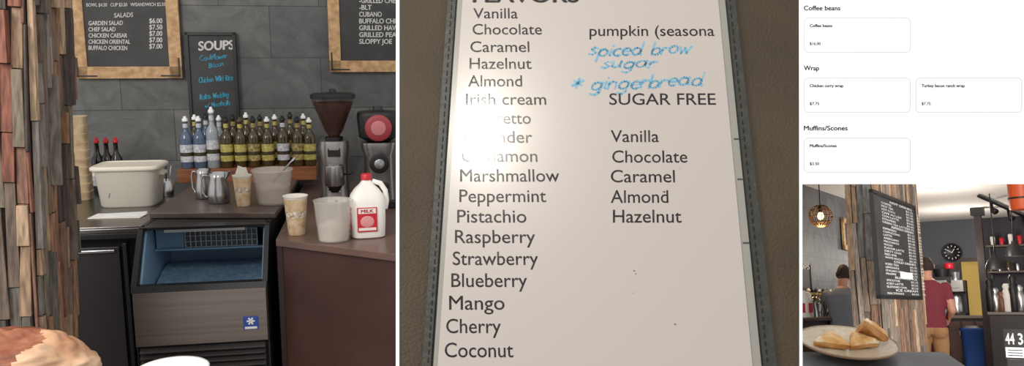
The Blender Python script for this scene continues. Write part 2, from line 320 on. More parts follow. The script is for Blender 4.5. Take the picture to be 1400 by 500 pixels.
for i,(px,g,l,h) in enumerate(ft):
    p=L.on(px,215,1,yr+.075); bottle('syrup_bottle',L,p.x,yr+.075,zrz+.001,h,.041,g,l,(white,white,white,black,amber,black,white,black,black,white)[i])

# ---- steel pitchers, cups, containers
def pitcher(name,fr,px,py,z,h,r,rz=0):
    p=fr.on(px,py,2,z); mb=MB()
    mb.lathe([(r*.9,0),(r,.006),(r*1.02,h*.3),(r*.9,h*.6),(r*.76,h*.82),(r*.84,h),(r*.80,h),(r*.72,h*.82),(r*.8,h*.5),(r*.8,.01)],steel,n=28,caps=(1,1))
    mb.loft([(h*.80,r*.2,r*.3,-r*.65,0),(h*1.03,r*.32,r*.26,-r*.92,0)],steel,n=10,caps=(0,0))
    mb.tube([(r*.8,0,h*.9),(r*1.35,0,h*.92),(r*1.55,0,h*.75),(r*1.5,0,h*.35),(r*1.2,0,h*.2),(r*.95,0,h*.2)],.006,steel)
    return mb.obj(name,fr,(p.x,p.y,z+.001),rz)
pitcher('milk_frothing_pitcher',L,279,271,zt,.175,.045,math.pi*.9); pitcher('milk_frothing_pitcher',L,300,277,zt,.175,.060,math.pi)
kraft=mat('kraft_cup',(200,164,120),.6,col2=(228,205,172),scale=28); cupw=mat('paper_white',(235,230,222),.6)
def cup(name,fr,px,py,z,h,r,fill,napkin=False):
    p=fr.on(px,py,2,z); mb=MB()
    mb.lathe([(r*.68,0),(r*.70,.004),(r*.97,h*.93)],kraft,n=28,caps=(1,0)); mb.lathe([(r*.97,h*.93),(r,h*.97),(r*1.05,h*.985),(r*1.05,h),(r*.97,h),(r*.93,h*.9)],cupw,n=28)
    mb.lathe([(r*.92,h*.86),(.001,h*.87)],fill,n=28); mb.lathe([(r*.715,h*.08),(r*.73,h*.13)],cupw,n=28)
    mb.lathe([(r*.832,h*.45),(r*.885,h*.62)],mat('cup_print',(160,122,88),.6,col2=(240,230,215),scale=70),n=28)
    if napkin:
        mb.box((-.01,.0,h*1.02),(.05,.006,.09),cupw,rotm(rx=.2,ry=.35)); mb.box((.012,.006,h*.99),(.045,.005,.08),cupw,rotm(rx=-.1,ry=-.3))
    return mb.obj(name,fr,(p.x,p.y,z+.001))
foam=mat('coffee_foam',(205,185,160),.7)
cup('paper_coffee_cup',L,333,281,zt,.175,.052,foam,True); cup('paper_coffee_cup',L,406,320,zr,.205,.061,foam)
plast=mat('translucent_plastic',(228,222,214),.25,alpha=.38); cream=mat('batter_cream',(205,188,170),.6)
p=L.on(374,278,2,zt); mb=MB()
mb.lathe([(.085,0),(.09,.005),(.110,.185),(.116,.19),(.116,.2),(.106,.2),(.086,.012)],plast,n=32,caps=(1,0)); mb.lathe([(.08,.008),(.098,.115),(.001,.118)],cream,n=32)
mb.tube([(0,0,.12),(.10,.01,.23),(.13,.01,.26)],[.006,.005,.009],steel)
mb.obj('plastic_tub_with_spoon',L,(p.x,p.y,zt+.001))
p=L.on(457,328,2,zr); mb=MB(); flour=mat('oat_powder',(232,224,214),.9,col2=(214,202,190),scale=60,bump=.4)
mb.lathe([(.075,0),(.078,.005),(.095,.20),(.099,.205),(.093,.205),(.073,.01)],plast,n=32,caps=(1,0)); mb.lathe([(.072,.006),(.080,.08),(.03,.10),(.001,.105)],flour,n=32)
mb.tube([(.088,0,.185),(.135,0,.19),(.145,0,.15),(.135,0,.08),(.085,0,.05)],.008,plast)
for k in range(5): mb.box((-.02,-.0815-.0035*k,.05+k*.028),(.03,.002,.002),mat('grad_mark',(150,60,60),.6))
mb.obj('measuring_pitcher',L,(p.x,p.y,zr+.001),math.pi*.45)
# milk jug
p=L.on(503,322,2,zr); mb=MB(); milk=mat('milk_jug_white',(244,240,234),.4)
mb.loft([(0,.078,.07),(.006,.086,.078),(.09,.09,.08),(.18,.09,.08),(.215,.082,.072),(.245,.062,.055),(.27,.036,.034),(.29,.022,.022),(.305,.02,.02)],milk,n=40,p=3.6)
mb.lathe([(.027,.293),(.027,.318),(.022,.324)],red,n=24,caps=(1,1))
mb.tube([(.03,0,.285),(.07,-.01,.272),(.093,-.012,.235),(.098,-.012,.18),(.092,-.012,.14)],[.012,.014,.014,.014,.012],milk,n=12)
pinkl=mat('label_pale_red',(222,150,150),.5)
mb.box((-.01,-.0815,.10),(.10,.004,.125),red); mb.box((-.01,-.084,.145),(.088,.003,.026),cupw); mb.ell((-.01,-.084,.09),(.036,.003,.03),pinkl); mb.box((-.01,-.084,.052),(.088,.003,.014),cupw)
mb.box((-.0905,-.01,.10),(.004,.08,.125),red); mb.box((-.093,-.01,.145),(.003,.07,.026),cupw)
v_,f_=glyphs('MILK',.03,0); hi=max(x for x,y in v_)
mb.add([(-.042+.064*x/hi,-.0865,.137+.016*y/CAP) for x,y in v_],f_,red)
mb.obj('milk_jug',L,(p.x,p.y,zr+.001),.12,bevel=.001)
# white bin
bin_=mat('bin_plastic',(208,202,190),.5,alpha=.93); lid=mat('bin_lid',(222,214,198),.5)
p=L.on(173,284,2,zl); mb=MB(); yb=p.y+.13
mb.loft([(0,.148,.115),(.01,.158,.122),(.215,.178,.14),(.225,.182,.145)],bin_,n=40,p=5,caps=(1,1)); mb.loft([(.222,.192,.155),(.226,.195,.158),(.24,.195,.158),(.246,.185,.148),(.248,.17,.13),(.242,.165,.125)],lid,n=40,p=7)
for sx in (-1,1): mb.box((sx*.185,0,.19),(.03,.09,.018),lid)
v_,f_=glyphs('Bagels!',0,.3); hi=max(x for x,y in v_); mb.add([(-.10+.13*x/hi,-.139+.02*(1-(.06+.03*y/CAP)/.2),.06+.03*y/CAP) for x,y in v_],f_,mat('blue_pen',(60,80,140),.6))
mb.obj('food_storage_bin',L,(p.x,yb,zl+.001))
p=L.on(160,297,2,zl); mb=MB(); mb.box((0,0,.003),(.28,.13,.004),cupw,rotm(rz=-.1)); mb.box((.03,.02,.007),(.22,.1,.003),white,rotm(rz=.15)); mb.obj('paper_sheets',L,(p.x,p.y+.03,zl))
p=L.on(117,272,2,zl); mb=MB(); card=mat('cup_sleeve_stack',(205,186,154),.7,col2=(176,152,118),scale=14)
for i in range(10): mb.loft([(i*.052,.055,.055),(i*.052+.04,.062,.062),(i*.052+.048,.066,.066),(i*.052+.052,.066,.066)],card,n=24,p=4)
mb.obj('stacked_food_containers',L,(p.x-.02,p.y,zl+.001),.1)
for px in (134,147,160): 
    q=L.on(px,225,1,5.6); bottle('wine_bottle',L,q.x,5.6,zl+.001,.36,.038,redg,lw,red,lab2=False)
mb=MB(); mb.lathe([(.05,0),(.06,.1),(.055,.1),(.045,.005)],steel,n=24,caps=(1,0))
for i in range(4): mb.tube([(0.01*i-.015,0,.02),(.03*i-.045,.0,.19)],.004,(black,steel)[i%2])
q=L.on(226,262,1,5.4); mb.obj('utensil_caddy',L,(q.x,5.4,zt+.001 if q.x>x0 else zl+.001))
# ---- grinders
beans=mat('coffee_beans',(56,32,24),.5,col2=(88,52,38),scale=70,bump=.6)
hop=mat('hopper_smoke',(80,56,48),.1,alpha=.4,coat=.5); gsil=mat('grinder_silver',(165,162,160),.3,.9)
def grinder(name,px,yy,kind):
    q=L.on(px,250,1,yy); mb=MB()
    mb.box((0,0,.02),(.19,.26,.04),black); 
    R=rotm(rx=math.pi/2)
    if kind==0:
        mb.loft([(.04,.085,.09),(.06,.08,.085),(.26,.075,.08),(.34,.085,.09),(.38,.08,.085)],gsil,n=32,p=3.5)
        mb.lathe([(.05,.14),(.055,.15),(.055,.25),(.04,.26)],gsil,(0,-.12,0),n=24,caps=(1,1)); mb.lathe([(.02,.1),(.045,.14)],black,(0,-.12,0),n=20,caps=(1,0))
        mb.tube([(-.03,-.13,.12),(-.03,-.2,.115)],.006,steel); mb.tube([(.03,-.13,.12),(.03,-.2,.115)],.006,steel); mb.tube([(.05,-.12,.2),(.10,-.14,.21)],.007,black)
        mb.box((0,-.083,.32),(.07,.012,.05),black)
        mb.lathe([(.03,.38),(.035,.41),(.05,.43),(.118,.60),(.120,.625)],hop,n=36); mb.lathe([(.02,.38),(.032,.41),(.047,.432),(.112,.595),(.06,.60),(.001,.605)],beans,n=36)
        mb.lathe([(.124,.618),(.126,.64),(.11,.648),(.02,.652),(.018,.67),(.001,.672)],black,n=36,caps=(1,0)); mb.lathe([(.05,.375),(.05,.40)],black,n=24)
    else:
        mb.loft([(.04,.09,.1),(.3,.085,.1),(.34,.1,.11),(.37,.1,.11)],gsil,n=32,p=4)
        mb.loft([(.37,.06,.06),(.40,.11,.1),(.52,.12,.105),(.54,.115,.1),(.55,.03,.03),(.57,.025,.025)],black,n=32,p=4)
        mb.lathe([(.075,.10),(.075,.112),(.06,.118),(.001,.118)],mat('hopper_red',(165,60,68),.4),(0,0,.455),n=32,R=R); mb.lathe([(.042,.119),(.04,.123),(.001,.123)],mat('hopper_pink',(205,125,128),.4),(0,0,.455),n=24,R=R)
        mb.lathe([(.05,.10),(.055,.16),(.05,.165),(.001,.165)],black,(0,0,.26),n=24,R=R); mb.lathe([(.03,.165),(.028,.18),(.001,.18)],steel,(0,0,.26),n=24,R=R)
        mb.box((0,-.13,.12),(.1,.08,.05),black); mb.tube([(.02,-.16,.12),(.03,-.26,.10)],.012,black)
    mb.obj(name,L,(q.x,yy,zr+.001),0,bevel=.003,scale=1.07)
grinder('espresso_grinder',459,5.0,0); grinder('espresso_grinder',519,5.0,1)
q=L.on(560,250,1,4.6); mb=MB(); mb.box((0,0,.2),(.2,.4,.4),steel); mb.box((0,0,.44),(.22,.42,.06),black); mb.tube([(-.08,-.22,.3),(-.08,-.25,.12)],.008,steel); mb.box((0,-.2,.02),(.2,.2,.04),black)
mb.lathe([(.035,.2),(.04,.24),(.04,.27),(.001,.27)],black,(-.02,0,.2),n=20,R=rotm(rx=math.pi/2)); mb.tube([(0,-.2,.2),(-.03,-.34,.19)],[.012,.016],black)
mb.obj('espresso_machine',L,(q.x+.06,4.6,zr+.001),0,bevel=.004)
# foreground table, sandwich, plate
k=2.0; p=W.dep(60,503,k); tz=p.z-.01
mb=MB(); mb.box((p.x+.15,p.y-.3,tz-.02),(1.1,.6,.04),slabm); mb.lathe([(.03,0),(.03,tz-.04)],black,(p.x+.15,p.y-.3,0),n=16); mb.lathe([(.25,0),(.25,.02),(.04,.04)],black,(p.x+.15,p.y-.3,0),n=24,caps=(1,1))
mb.obj('cafe_table',W,bevel=.003)
p=W.dep(240,510,k); mb=MB(); mb.lathe([(.05,0),(.06,.004),(.085,.012),(.088,.016),(.082,.014),(.05,.006),(.001,.006)],white,n=40,caps=(1,0)); mb.obj('small_plate',W,(p.x,p.y-.02,tz+.001))
p=W.dep(14,520,1.95)
mb=MB(); n1,n2=72,36; vs=[];fs=[]
crust=mat('toasted_wrap_crust',(100,50,36),.5,scale=7,bump=.7,col2=(206,156,120),col3=(158,96,68),stretch=(1,1,2.2)); pinkm=mat('flatbread_cream',(176,118,84),.45,col2=(224,186,154),scale=8,bump=.6,col3=(208,162,126))
for i in range(n2+1):
    a=math.pi/2*i/n2
    for j in range(n1):
        t=2*math.pi*j/n1; d=Vector((math.cos(t)*math.cos(a),math.sin(t)*math.cos(a),math.sin(a)))
        rr=1+.10*noise.noise(d*2.2)+.11*abs(noise.noise(Vector((d.x*3,d.y*3,d.z*9))))+.03*noise.noise(d*11); vs.append(Vector((d.x*.2*rr,d.y*.13*rr,d.z*.124*rr)))
for i in range(n2):
    for j in range(n1): fs.append((i*n1+j,i*n1+(j+1)%n1,(i+1)*n1+(j+1)%n1,(i+1)*n1+j))
tst=lambda f: vs[f[0]].x*.6-vs[f[0]].z+.07+.03*noise.noise(vs[f[0]]*20)>.02 and vs[f[0]].x>-.02
mb.add(vs,[f for f in fs if not tst(f)],crust,True); mb.add(vs,[f for f in fs if tst(f)],pinkm,True); mb.obj('toasted_wrap_sandwich',W,(p.x,p.y,tz))

# =====================================================  MIDDLE
leather=mat('leather_table',(56,46,33),.6,col2=(68,57,42),scale=3,bump=.3,bs=160,spec=.35)
def tpoly(mb,pts,z0,z1,m,fr=T):
    q=[fr.on(x,y,2,z0) for x,y in pts]; mb.prism([(a.x,a.y) for a in q],z0,z1,m)
mb=MB(); tpoly(mb,[(547,506),(1090,506),(1090,-6),(547,-6)],-.012,0,leather); mb.obj('leather_tabletop',T)
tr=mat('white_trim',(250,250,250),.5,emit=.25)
mb=MB(); tpoly(mb,[(542.5,506),(547,506),(547,-6),(542.5,-6)],-.012,.001,tr); mb.obj('trim_1',T)
mb=MB(); tpoly(mb,[(1090,506),(1094,506),(1094,-6),(1090,-6)],-.012,.001,tr); mb.obj('trim_2',T)
cov=mat('menu_cover_leather',(40,42,36),.45,col2=(50,50,43),scale=40,bump=.3); stm=mat('stitching',(14,15,13),.8)
page=bpy.data.materials.new('laminated_page'); page.use_nodes=True; nt=page.node_tree; b=nt.nodes['Principled BSDF']
b.inputs['Base Color'].default_value=lin((176,168,162)); b.inputs['Roughness'].default_value=.3; b.inputs['Coat Weight'].default_value=1; b.inputs['Coat Roughness'].default_value=.12
tc=nt.nodes.new('ShaderNodeTexCoord'); nz=nt.nodes.new('ShaderNodeTexNoise'); nz.inputs['Scale'].default_value=9; nz.inputs['Detail'].default_value=2; nz.inputs['Distortion'].default_value=1.0; bp=nt.nodes.new('ShaderNodeBump'); bp.inputs['Strength'].default_value=.10; bp.inputs['Distance'].default_value=.002
nt.links.new(tc.outputs['Object'],nz.inputs['Vector']); nt.links.new(nz.outputs[0],bp.inputs['Height']); nt.links.new(bp.outputs[0],b.inputs['Coat Normal'])
mb=MB()
tpoly(mb,[(577,506),(1061,506),(1003,-6),(613,-6)],.0002,.008,cov)
tpoly(mb,[(592,506),(1043,506),(991,-6),(626,-6)],.008,.009,mat('sleeve_plastic',(140,137,130),.25,coat=.5))
tpoly(mb,[(598,506),(1029,506),(981,-6),(633,-6)],.009,.0105,page)
for (xa,xb) in ((618,585),(998,1050)):
    for i in range(46):
        y=-4+i*11.2; xx=xa+(xb-xa)*y/500; a=T.on(xx,y,2,.008); e=T.on(xx+(xb-xa)*.012,y+6.2,2,.008); c=(a+e)/2
        mb.box((c.x,c.y,.0085),(.0022,(a-e).length,.0014),stm,rotm(rz=math.atan2(-(e-a).x,(e-a).y)))
for (xa,xb) in ((624,590),(992,1042)):
    a=T.on(xa,0,2,.008); e=T.on(xb,500,2,.008); mb.tube([a+Vector((0,0,.001)),e+Vector((0,0,.001))],.0015,stm,n=6)
ink=mat('printed_ink',(50,48,48),.3,coat=1,cr=.12); inkl=mat('printed_ink_glare',(104,100,97),.3,coat=1,cr=.12); bm=mat('blue_handwriting',(90,152,184),.6,col2=(126,170,190),scale=90)  # paler ink copy paints the glare wash into words near the highlight
zt_=.0108
def cap(y): return 13.6+.0125*y
items=[('Vanilla',647,708,25),('Chocolate',646,741,47),('Caramel',643,724,71),('Hazelnut',642,727,94),('Almond',640,714,118),('Irish cream',637,747,143),('Amaretto',635,726,169),('Lavender',634,728,195),('Cinnamon',631,735,221),('Marshmallow',629,765,248),('Peppermint',628,747,276),('Pistachio',625,720,304),('Raspberry',622,732,332),('Strawberry',619,736,362),('Blueberry',617,721,392),('Mango',614,690,423),('Cherry',610,685,455),('Coconut',608,702,488),
('pumpkin (seasona',806,977,49),('SUGAR FREE',833,979,143),('Vanilla',835,901,194),('Chocolate',837,940,222),('Caramel',835,923,249),('Almond',835,914,277),('Hazelnut',838,932,304)]
for t,a,e,y in items: mb.text(t,T,2,zt_,a,y,e,cap(y),inkl if t in('Amaretto','Lavender','Cinnamon') else ink,off=.006)
mb.text('FLAVORS',T,2,zt_,646,3,792,18,ink,off=.03)
for t,a,e,y,y1,c in (('spiced brow',805,945,76,72,17),('sugar',822,897,94,91,15),('* gingerbread',780,962,124,116,18)): mb.hand(t,T,2,zt_,a,y,e,c,bm,b1=y1,w=.16,slant=.35)
for px,py,w in ((908,262,3),(867,370,2),(869,374,1.5),(923,443,2),(866,400,1),(930,230,1)): 
    a=T.on(px,py,2,.0108); mb.ell(a,(w*.0009,w*.0006,.0004),ink,n=8)
for y in (190,245,332): a=T.on(990+y*.09,y,2,.009); mb.box((a.x,a.y,.0095),(.012,.003,.001),ink)
mb.obj('drinks_menu_folder',T)
# =====================================================  TOP RIGHT display (frame S)
scr=mat('display_white',(255,255,255),.6,emit=.62,spec=.2); b=scr.node_tree.nodes['Principled BSDF']; b.inputs['Base Color'].default_value=(.5,.5,.5,1); b.inputs['Emission Strength'].default_value=.62
txt=mat('display_text',(6,6,8),.9,spec=0); ln=mat('display_line',(196,196,200),.9,spec=0); ln.node_tree.nodes['Principled BSDF'].inputs['Emission Color'].default_value=(1,1,1,1); ln.node_tree.nodes['Principled BSDF'].inputs['Emission Strength'].default_value=.15
mb=MB()
tpoly(mb,[(1093.5,251.5),(1410,251.5),(1410,-8),(1093.5,-8)],-.012,0,scr,S)
def rrect(x0,y0,x1,y1,r=6,w=1.2):
    out=[];inn=[]
    for cx,cy,a0 in ((x1-r,y0+r,-90),(x1-r,y1-r,0),(x0+r,y1-r,90),(x0+r,y0+r,180)):
        for k in range(7):
            a=math.radians(a0+15*k); out.append((cx+r*math.cos(a),cy+r*math.sin(a))); inn.append((cx+(r-w)*math.cos(a),cy+(r-w)*math.sin(a)))
    n=len(out); P=[S.on(x,y,2,.0006) for x,y in out+inn]; mb.add(P,[(i,(i+1)%n,(i+1)%n+n,i+n) for i in range(n)],ln)
for q in ((1099,24,1245,72),(1099,106,1245,154),(1251.5,106,1397.5,154),(1099,188,1245,236)): rrect(*q)
for t,a,e,y,c,o in (('Coffee beans',1099,1149,14,6.2,.022),('Wrap',1099,1120,96,6.2,.022),('Muffins/Scones',1099,1159,178,6.2,.022),('Coffee beans',1107,1138,37,3.9,.035),('Chicken curry wrap',1107,1153,119,3.9,.035),('Turkey bacon ranch wrap',1260,1319,119,3.9,.035),('Muffins/Scones',1107,1144,201,3.9,.035),('$16.00',1107,1122,61.5,3.9,.02),('$7.75',1107,1120,143.5,3.9,.02),('$7.75',1260,1272.5,143.5,3.9,.02),('$3.50',1107,1120,225.5,3.9,.02)):
    mb.text(t,S,2,.0012,a,y,e,c,txt,off=o)
mb.obj('web_menu_display',S)

# =====================================================  BOTTOM RIGHT CAFE (frame B)
UL=-3.6; VB=16.6
pz=B.on(1262,303,1,VB); ZC=pz.z
sl2=slate('slate_tile_cafe',1,(92,94,98),(76,78,82),(46,48,50))
mb=MB(); mb.box((UL-.05,12,ZC/2),(.1,9.4,ZC),sl2); mb.obj('wall_left',B)
grey=mat('grey_wall',(92,94,100),.8)
dL=B.on(1316,400,1,VB).x; dR=B.on(1342,400,1,VB).x; dT=B.on(1329,357,1,VB).z
mb=MB(); mb.box(((UL+dL)/2,VB+.05,ZC/2),(dL-UL,.1,ZC),grey); mb.box(((dR+4)/2,VB+.05,ZC/2),(4-dR,.1,ZC),mat('dark_wall',(58,56,62),.8)); mb.box(((dL+dR)/2,VB+.05,(dT+ZC)/2),(dR-dL,.1,ZC-dT),grey); mb.obj('wall_far',B)
mb=MB(); mb.box((.2,12.2,ZC+.05),(7.8,9.0,.1),mat('ceiling_paint',(240,234,228),.8)); mb.obj('ceiling',B)
mb=MB(); mb.box((.2,12.2,-.05),(7.8,9.0,.1),mat('cafe_floor',(110,98,88),.6)); mb.obj('floor',B)
yel=mat('yellow_wall',(240,200,110),.8)
mb=MB(); mb.box(((dL+dR)/2,VB+1.5,ZC/2),(2.4,.05,ZC),yel); mb.obj('wall_kitchen',B)
doorw=mat('door_frame_dark',(60,40,32),.5)
mb=MB(); mb.box((dL-.03,VB-.03,dT/2),(.06,.05,dT),doorw); mb.box((dR+.03,VB-.03,dT/2),(.06,.05,dT),doorw); mb.box(((dL+dR)/2,VB-.03,dT+.03),(dR-dL+.12,.05,.06),doorw); mb.obj('door_1',B)
pm2=col_mats('pillar_plank_',[(116,94,74),(98,84,72),(138,118,96),(76,66,58),(104,78,62),(114,104,94),(88,86,82)])
cu=B.on(1199,340,1,7.5); v2=B.on(1261,400,0,cu.x).y; wl=B.on(1160,340,1,7.5).x
pillar('reclaimed_wood_pillar',B,cu.x,7.5,cu.x-wl,v2-7.5,ZC-.005,.03,.09,.3,1.2,pm2,.03,11)
ub=cu.x+.06
mb=framed('b',B,0,ub,1201,274,1260,409,.03,black,.03)
va=B.on(1201,300,0,ub).y; vz=B.on(1260,300,0,ub).y
zT=max(q[2] for q in mb.v); zB=min(q[2] for q in mb.v)
def btext(t,f0,f1,fz,c,m=chalkw,off=.02):
    v_,f_=glyphs(t,off,0); lo=min(x for x,y in v_); hi=max(x for x,y in v_); z=zT-(zT-zB)*fz; H=(zT-zB)*c; y0=va+(vz-va)*f0; y1=va+(vz-va)*f1
    mb.add([(ub+.003,y0+(y1-y0)*(x-lo)/(hi-lo),z+H*y/CAP) for x,y in v_],f_,m)
rows=['h:HOT DRINKS','COFFEE','HOT TEA','HOT COCO','CAFE AU LAIT','CHAI LATTE','STEAMERS','GREEN TEA LATTE','h:ESPRESSO DRINKS','ESPRESSO','CAPPUCCINO','LATTE','AMERICANO','MACCHIATO','MOCHA','FLAVOR LATTE','DIRTY CHAI','RED EYE','WHITE MOCHA','h:COLD DRINKS','ICED TEA','LEMONADE','ITALIAN SODA','FRAPPE','h:BLENDED ICE','SMOOTHIE','ICED LATTE','BLENDED CHAI','h:ICE CREAM','MALT/SHAKE']
for i,t in enumerate(rows):
    fz=.07+i*.0305
    if t[:2]=='h:': btext(t[2:],.25,.75,fz,.020,off=.03)
    else:
        btext(t,.07,.07+.035*len(t),fz,.018,off=.025); btext('$%d.%d5  %d.%d5'%(2+i%3,i%8,3+i%2,i%7),.60,.94,fz,.018,off=.025)
mb.box((ub+.006,va+(vz-va)*.5,zB+.26*(zT-zB)-.02),(.003,.45,.06),white)
mb.obj('drinks_menu_board',B,bevel=.002)
def wallrect(name,x0,y0,x1,y1,fm,fw=.04,txt_=None):
    mb=framed('b',B,0,UL+.04,x0,y0,x1,y1,fw,fm,.03)
    if txt_: mb.text(*txt_)
    mb.obj(name,B)
wallrect('framed_menu_board',1154,301,1176,343,oak,.07)
wallrect('soups_chalkboard',1078,357,1110,398,black,.03,('SOUPS',B,0,UL+.045,1082,368,1107,7,chalkw))
cg=B.on(1122,295,1,9.6); mb=MB(); R0=.13; wire=mat('brass_wire',(120,85,45),.4,.8)
for k in range(8):
    a=k*math.pi/8; mb.tube([(R0*math.cos(t)*math.cos(a),R0*math.cos(t)*math.sin(a),R0*math.sin(t)) for t in [2*math.pi*i/20 for i in range(21)]],.0045,wire,n=6)
for z in (-.07,0,.07): 
    r=math.sqrt(R0*R0-z*z); mb.tube([(r*math.cos(t),r*math.sin(t),z) for t in [2*math.pi*i/20 for i in range(21)]],.0045,wire,n=6)
mb.ell((0,0,0),(.035,.035,.045),mat('bulb_glow',(255,200,120),.4,emit=10)); mb.lathe([(.02,.04),(.025,.10),(.01,.13)],black,n=12); mb.tube([(0,0,.12),(0,0,ZC-cg.z-.002)],.006,black)
mb.obj('wire_cage_pendant_lamp',B,cg)
def plight(name,fr,loc,e,col,size=.05):
    l=bpy.data.lights.new(name,'POINT'); l.energy=e; l.color=col; l.shadow_soft_size=size; o=bpy.data.objects.new(name,l); o.matrix_world=fr.M@Matrix.Translation(Vector(loc)); sc.collection.objects.link(o)
plight('pendant_bulb_light',B,(cg.x,cg.y,cg.z-.2),14,(1,.65,.3))
zc2=B.on(1130,432,0,UL+.35).z
y0=B.on(1080,430,0,UL+.35).y-1
mb=MB(); mb.box((UL+.31,(y0+15.4)/2,zc2/2),(.58,15.4-y0,zc2-.04),brown); mb.box((UL+.33,(y0+15.4)/2,zc2-.02),(.64,15.4-y0,.04),slabm); mb.obj('bar_counter',B,bevel=.01)
i=0
for px in range(1092,1152,5):
    q=B.on(px,425,0,UL+.22+.05*(i%2)); bottle('syrup_bottle',B,q.x,q.y,zc2+.001,.33,.05,amber,(ly,lg,ly,lw)[i%4],black if i%3 else white); i+=1
for px in (1112,1122): 
    q=B.on(px,440,0,UL+.5); mb=MB(); r,h=.06,.17; mb.lathe([(r,0),(r,h*.4),(r*.75,h*.85),(r*.85,h)],steel,n=20,caps=(1,0)); mb.tube([(r*.8,0,h*.9),(r*1.5,0,h*.8),(r*1.4,0,h*.3),(r*.9,0,h*.2)],.008,steel); mb.obj('milk_frothing_pitcher',B,(q.x,q.y,zc2+.001))
q=B.on(1098,440,0,UL+.52); mb=MB(); mb.loft([(0,.085,.08),(.18,.09,.085),(.25,.06,.055),(.29,.022,.022)],milk,n=24,p=3.5); mb.lathe([(.028,.285),(.028,.315)],red,n=16,caps=(1,1)); mb.box((.092,0,.1),(.004,.12,.1),red); mb.box((0,-.088,.1),(.12,.004,.1),red); mb.tube([(.03,0,.275),(.09,0,.25),(.1,0,.17)],.012,milk); mb.obj('milk_jug',B,(q.x,q.y,zc2+.001))
q=B.on(1302,345,1,VB-.03); mb=MB(); Rk=rotm(rx=math.pi/2)
mb.lathe([(.15,-.03),(.165,-.02),(.165,.03),(.15,.035),(.145,.02),(.001,.02)],black,n=40,R=Rk)
for k in range(12): a=k*math.pi/6; mb.box((.115*math.sin(a),-.024,.115*math.cos(a)),(.012,.004,.03),white,rotm(ry=a))
mb.box((.02,-.026,.03),(.012,.004,.08),white,rotm(ry=.6)); mb.box((-.035,-.027,.02),(.01,.004,.1),white,rotm(ry=-1.0))
mb.obj('wall_clock',B,(q.x,VB-.04,q.z))
for px,py in ((1283,257),(1311,286)):
    q=B.on(px,py,2,ZC-.01); mb=MB(); mb.lathe([(.11,.0),(.11,-.01),(.07,-.012)],white,n=24); mb.lathe([(.07,-.008),(.001,-.008)],mat('spot_glow',(255,235,205),.4,emit=8),n=20); mb.obj('recessed_ceiling_light',B,(q.x,q.y,ZC-.002)); plight('ceiling_spot',B,(q.x,q.y,ZC-.8),45,(1,.93,.84),.1)
c0=B.on(1276,431,1,15.6); c1=B.on(1352,431,1,15.6); zq=c0.z
mb=MB(); mb.box(((c0.x+c1.x)/2,16.0,zq/2),(c1.x-c0.x,.8,zq-.05),mat('station_cabinet',(44,30,28),.4)); mb.box(((c0.x+c1.x)/2,15.98,zq-.02),(c1.x-c0.x+.06,.88,.05),mat('station_top',(96,84,78),.35))
for k in range(4): x=c0.x+(c1.x-c0.x)*(k+.5)/4; mb.box((x,15.585,zq/2-.02),((c1.x-c0.x)/4-.03,.02,zq-.16),brown); mb.box((x+.08,15.565,zq*.75),(.015,.02,.12),steel)
mb.obj('coffee_station_cabinet',B,bevel=.005)
def urn(px,w,h,top):
    q=B.on(px,430,1,15.9); mb=MB(); mb.box((0,0,.02),(w,.35,.04),black); mb.box((0,.1,h/2),(w,.15,h),black); mb.box((0,-.02,h-.1),(w,.36,.2),top)
    mb.lathe([(w*.36,.04),(w*.38,.06),(w*.38,h*.5),(w*.25,h*.58)],steel,(0,-.05,0),n=24,caps=(1,1)); mb.tube([(0,-.2,.12),(0,-.26,.1)],.02,black); mb.box((0,-.205,h-.1),(w*.6,.01,.08),steel); mb.lathe([(w*.3,h),(w*.38,h+.14)],top,n=20,caps=(1,1)); mb.obj('coffee_brewer',B,(q.x,15.9,zq+.006),0,bevel=.006)
urn(1292,.36,.66,black); urn(1310,.30,.60,steel)
q=B.on(1295,372,1,15.7); mb=MB(); mb.lathe([(.07,0),(.08,.03),(.08,.09),(.07,.1)],red,n=24,caps=(1,1)); mb.obj('red_coffee_canister',B,(q.x,15.9,zq+.808))
q=B.on(1331,470,1,15.2); mb=MB(); bl=mat('recycling_blue',(40,80,150),.5); zz=B.on(1331,448,1,15.2).z; mb.loft([(0,.13,.12),(zz-.05,.16,.15),(zz-.04,.18,.17),(zz,.18,.17)],bl,n=28,p=4); mb.loft([(zz,.17,.16),(zz+.04,.14,.12)],black,n=28,p=4); mb.obj('recycling_bin',B,(q.x,15.2,0))
q=B.on(1346,400,1,14.8); mb=MB(); zp=ZC-.005; mb.box((0,0,zp/2),(.10,.10,zp),mat('post_dark',(52,42,44),.5)); mb.box((0,0,.06),(.18,.18,.12),black); mb.box((0,0,zp-.06),(.18,.18,.12),black); mb.obj('support_post',B,(q.x,14.8,0))
s0=B.on(1352,430,1,13.9); s1=B.on(1408,430,1,13.9); zs=s0.z
mb=MB(); mb.box(((s0.x+s1.x)/2,14.2,zs/2),(s1.x-s0.x,.6,zs),mat('dark_counter',(46,40,44),.4)); mb.box(((s0.x+s1.x)/2,14.2,zs+.02),(s1.x-s0.x+.03,.66,.04),mat('counter_grey',(120,112,108),.3)); mb.obj('service_counter',B,bevel=.006)
for k,px in enumerate((1356,1363,1371,1379,1388,1397)):
    q=B.on(px,428,1,14.1); mb=MB(); m=(black,steel,mat('jar_brown',(110,70,50),.4),cupw,black,steel)[k]; h=(.5,.36,.3,.42,.55,.4)[k]
    mb.lathe([(.05,0),(.06,.02),(.065,h*.6),(.05,h*.75),(.04,h*.8),(.055,h*.9),(.03,h)],m,n=20,caps=(1,1)); mb.tube([(.055,0,h*.6),(.09,0,h*.55),(.09,0,h*.25),(.055,0,h*.2)],.01,black); mb.obj('coffee_airpot',B,(q.x,14.1,zs+.041))
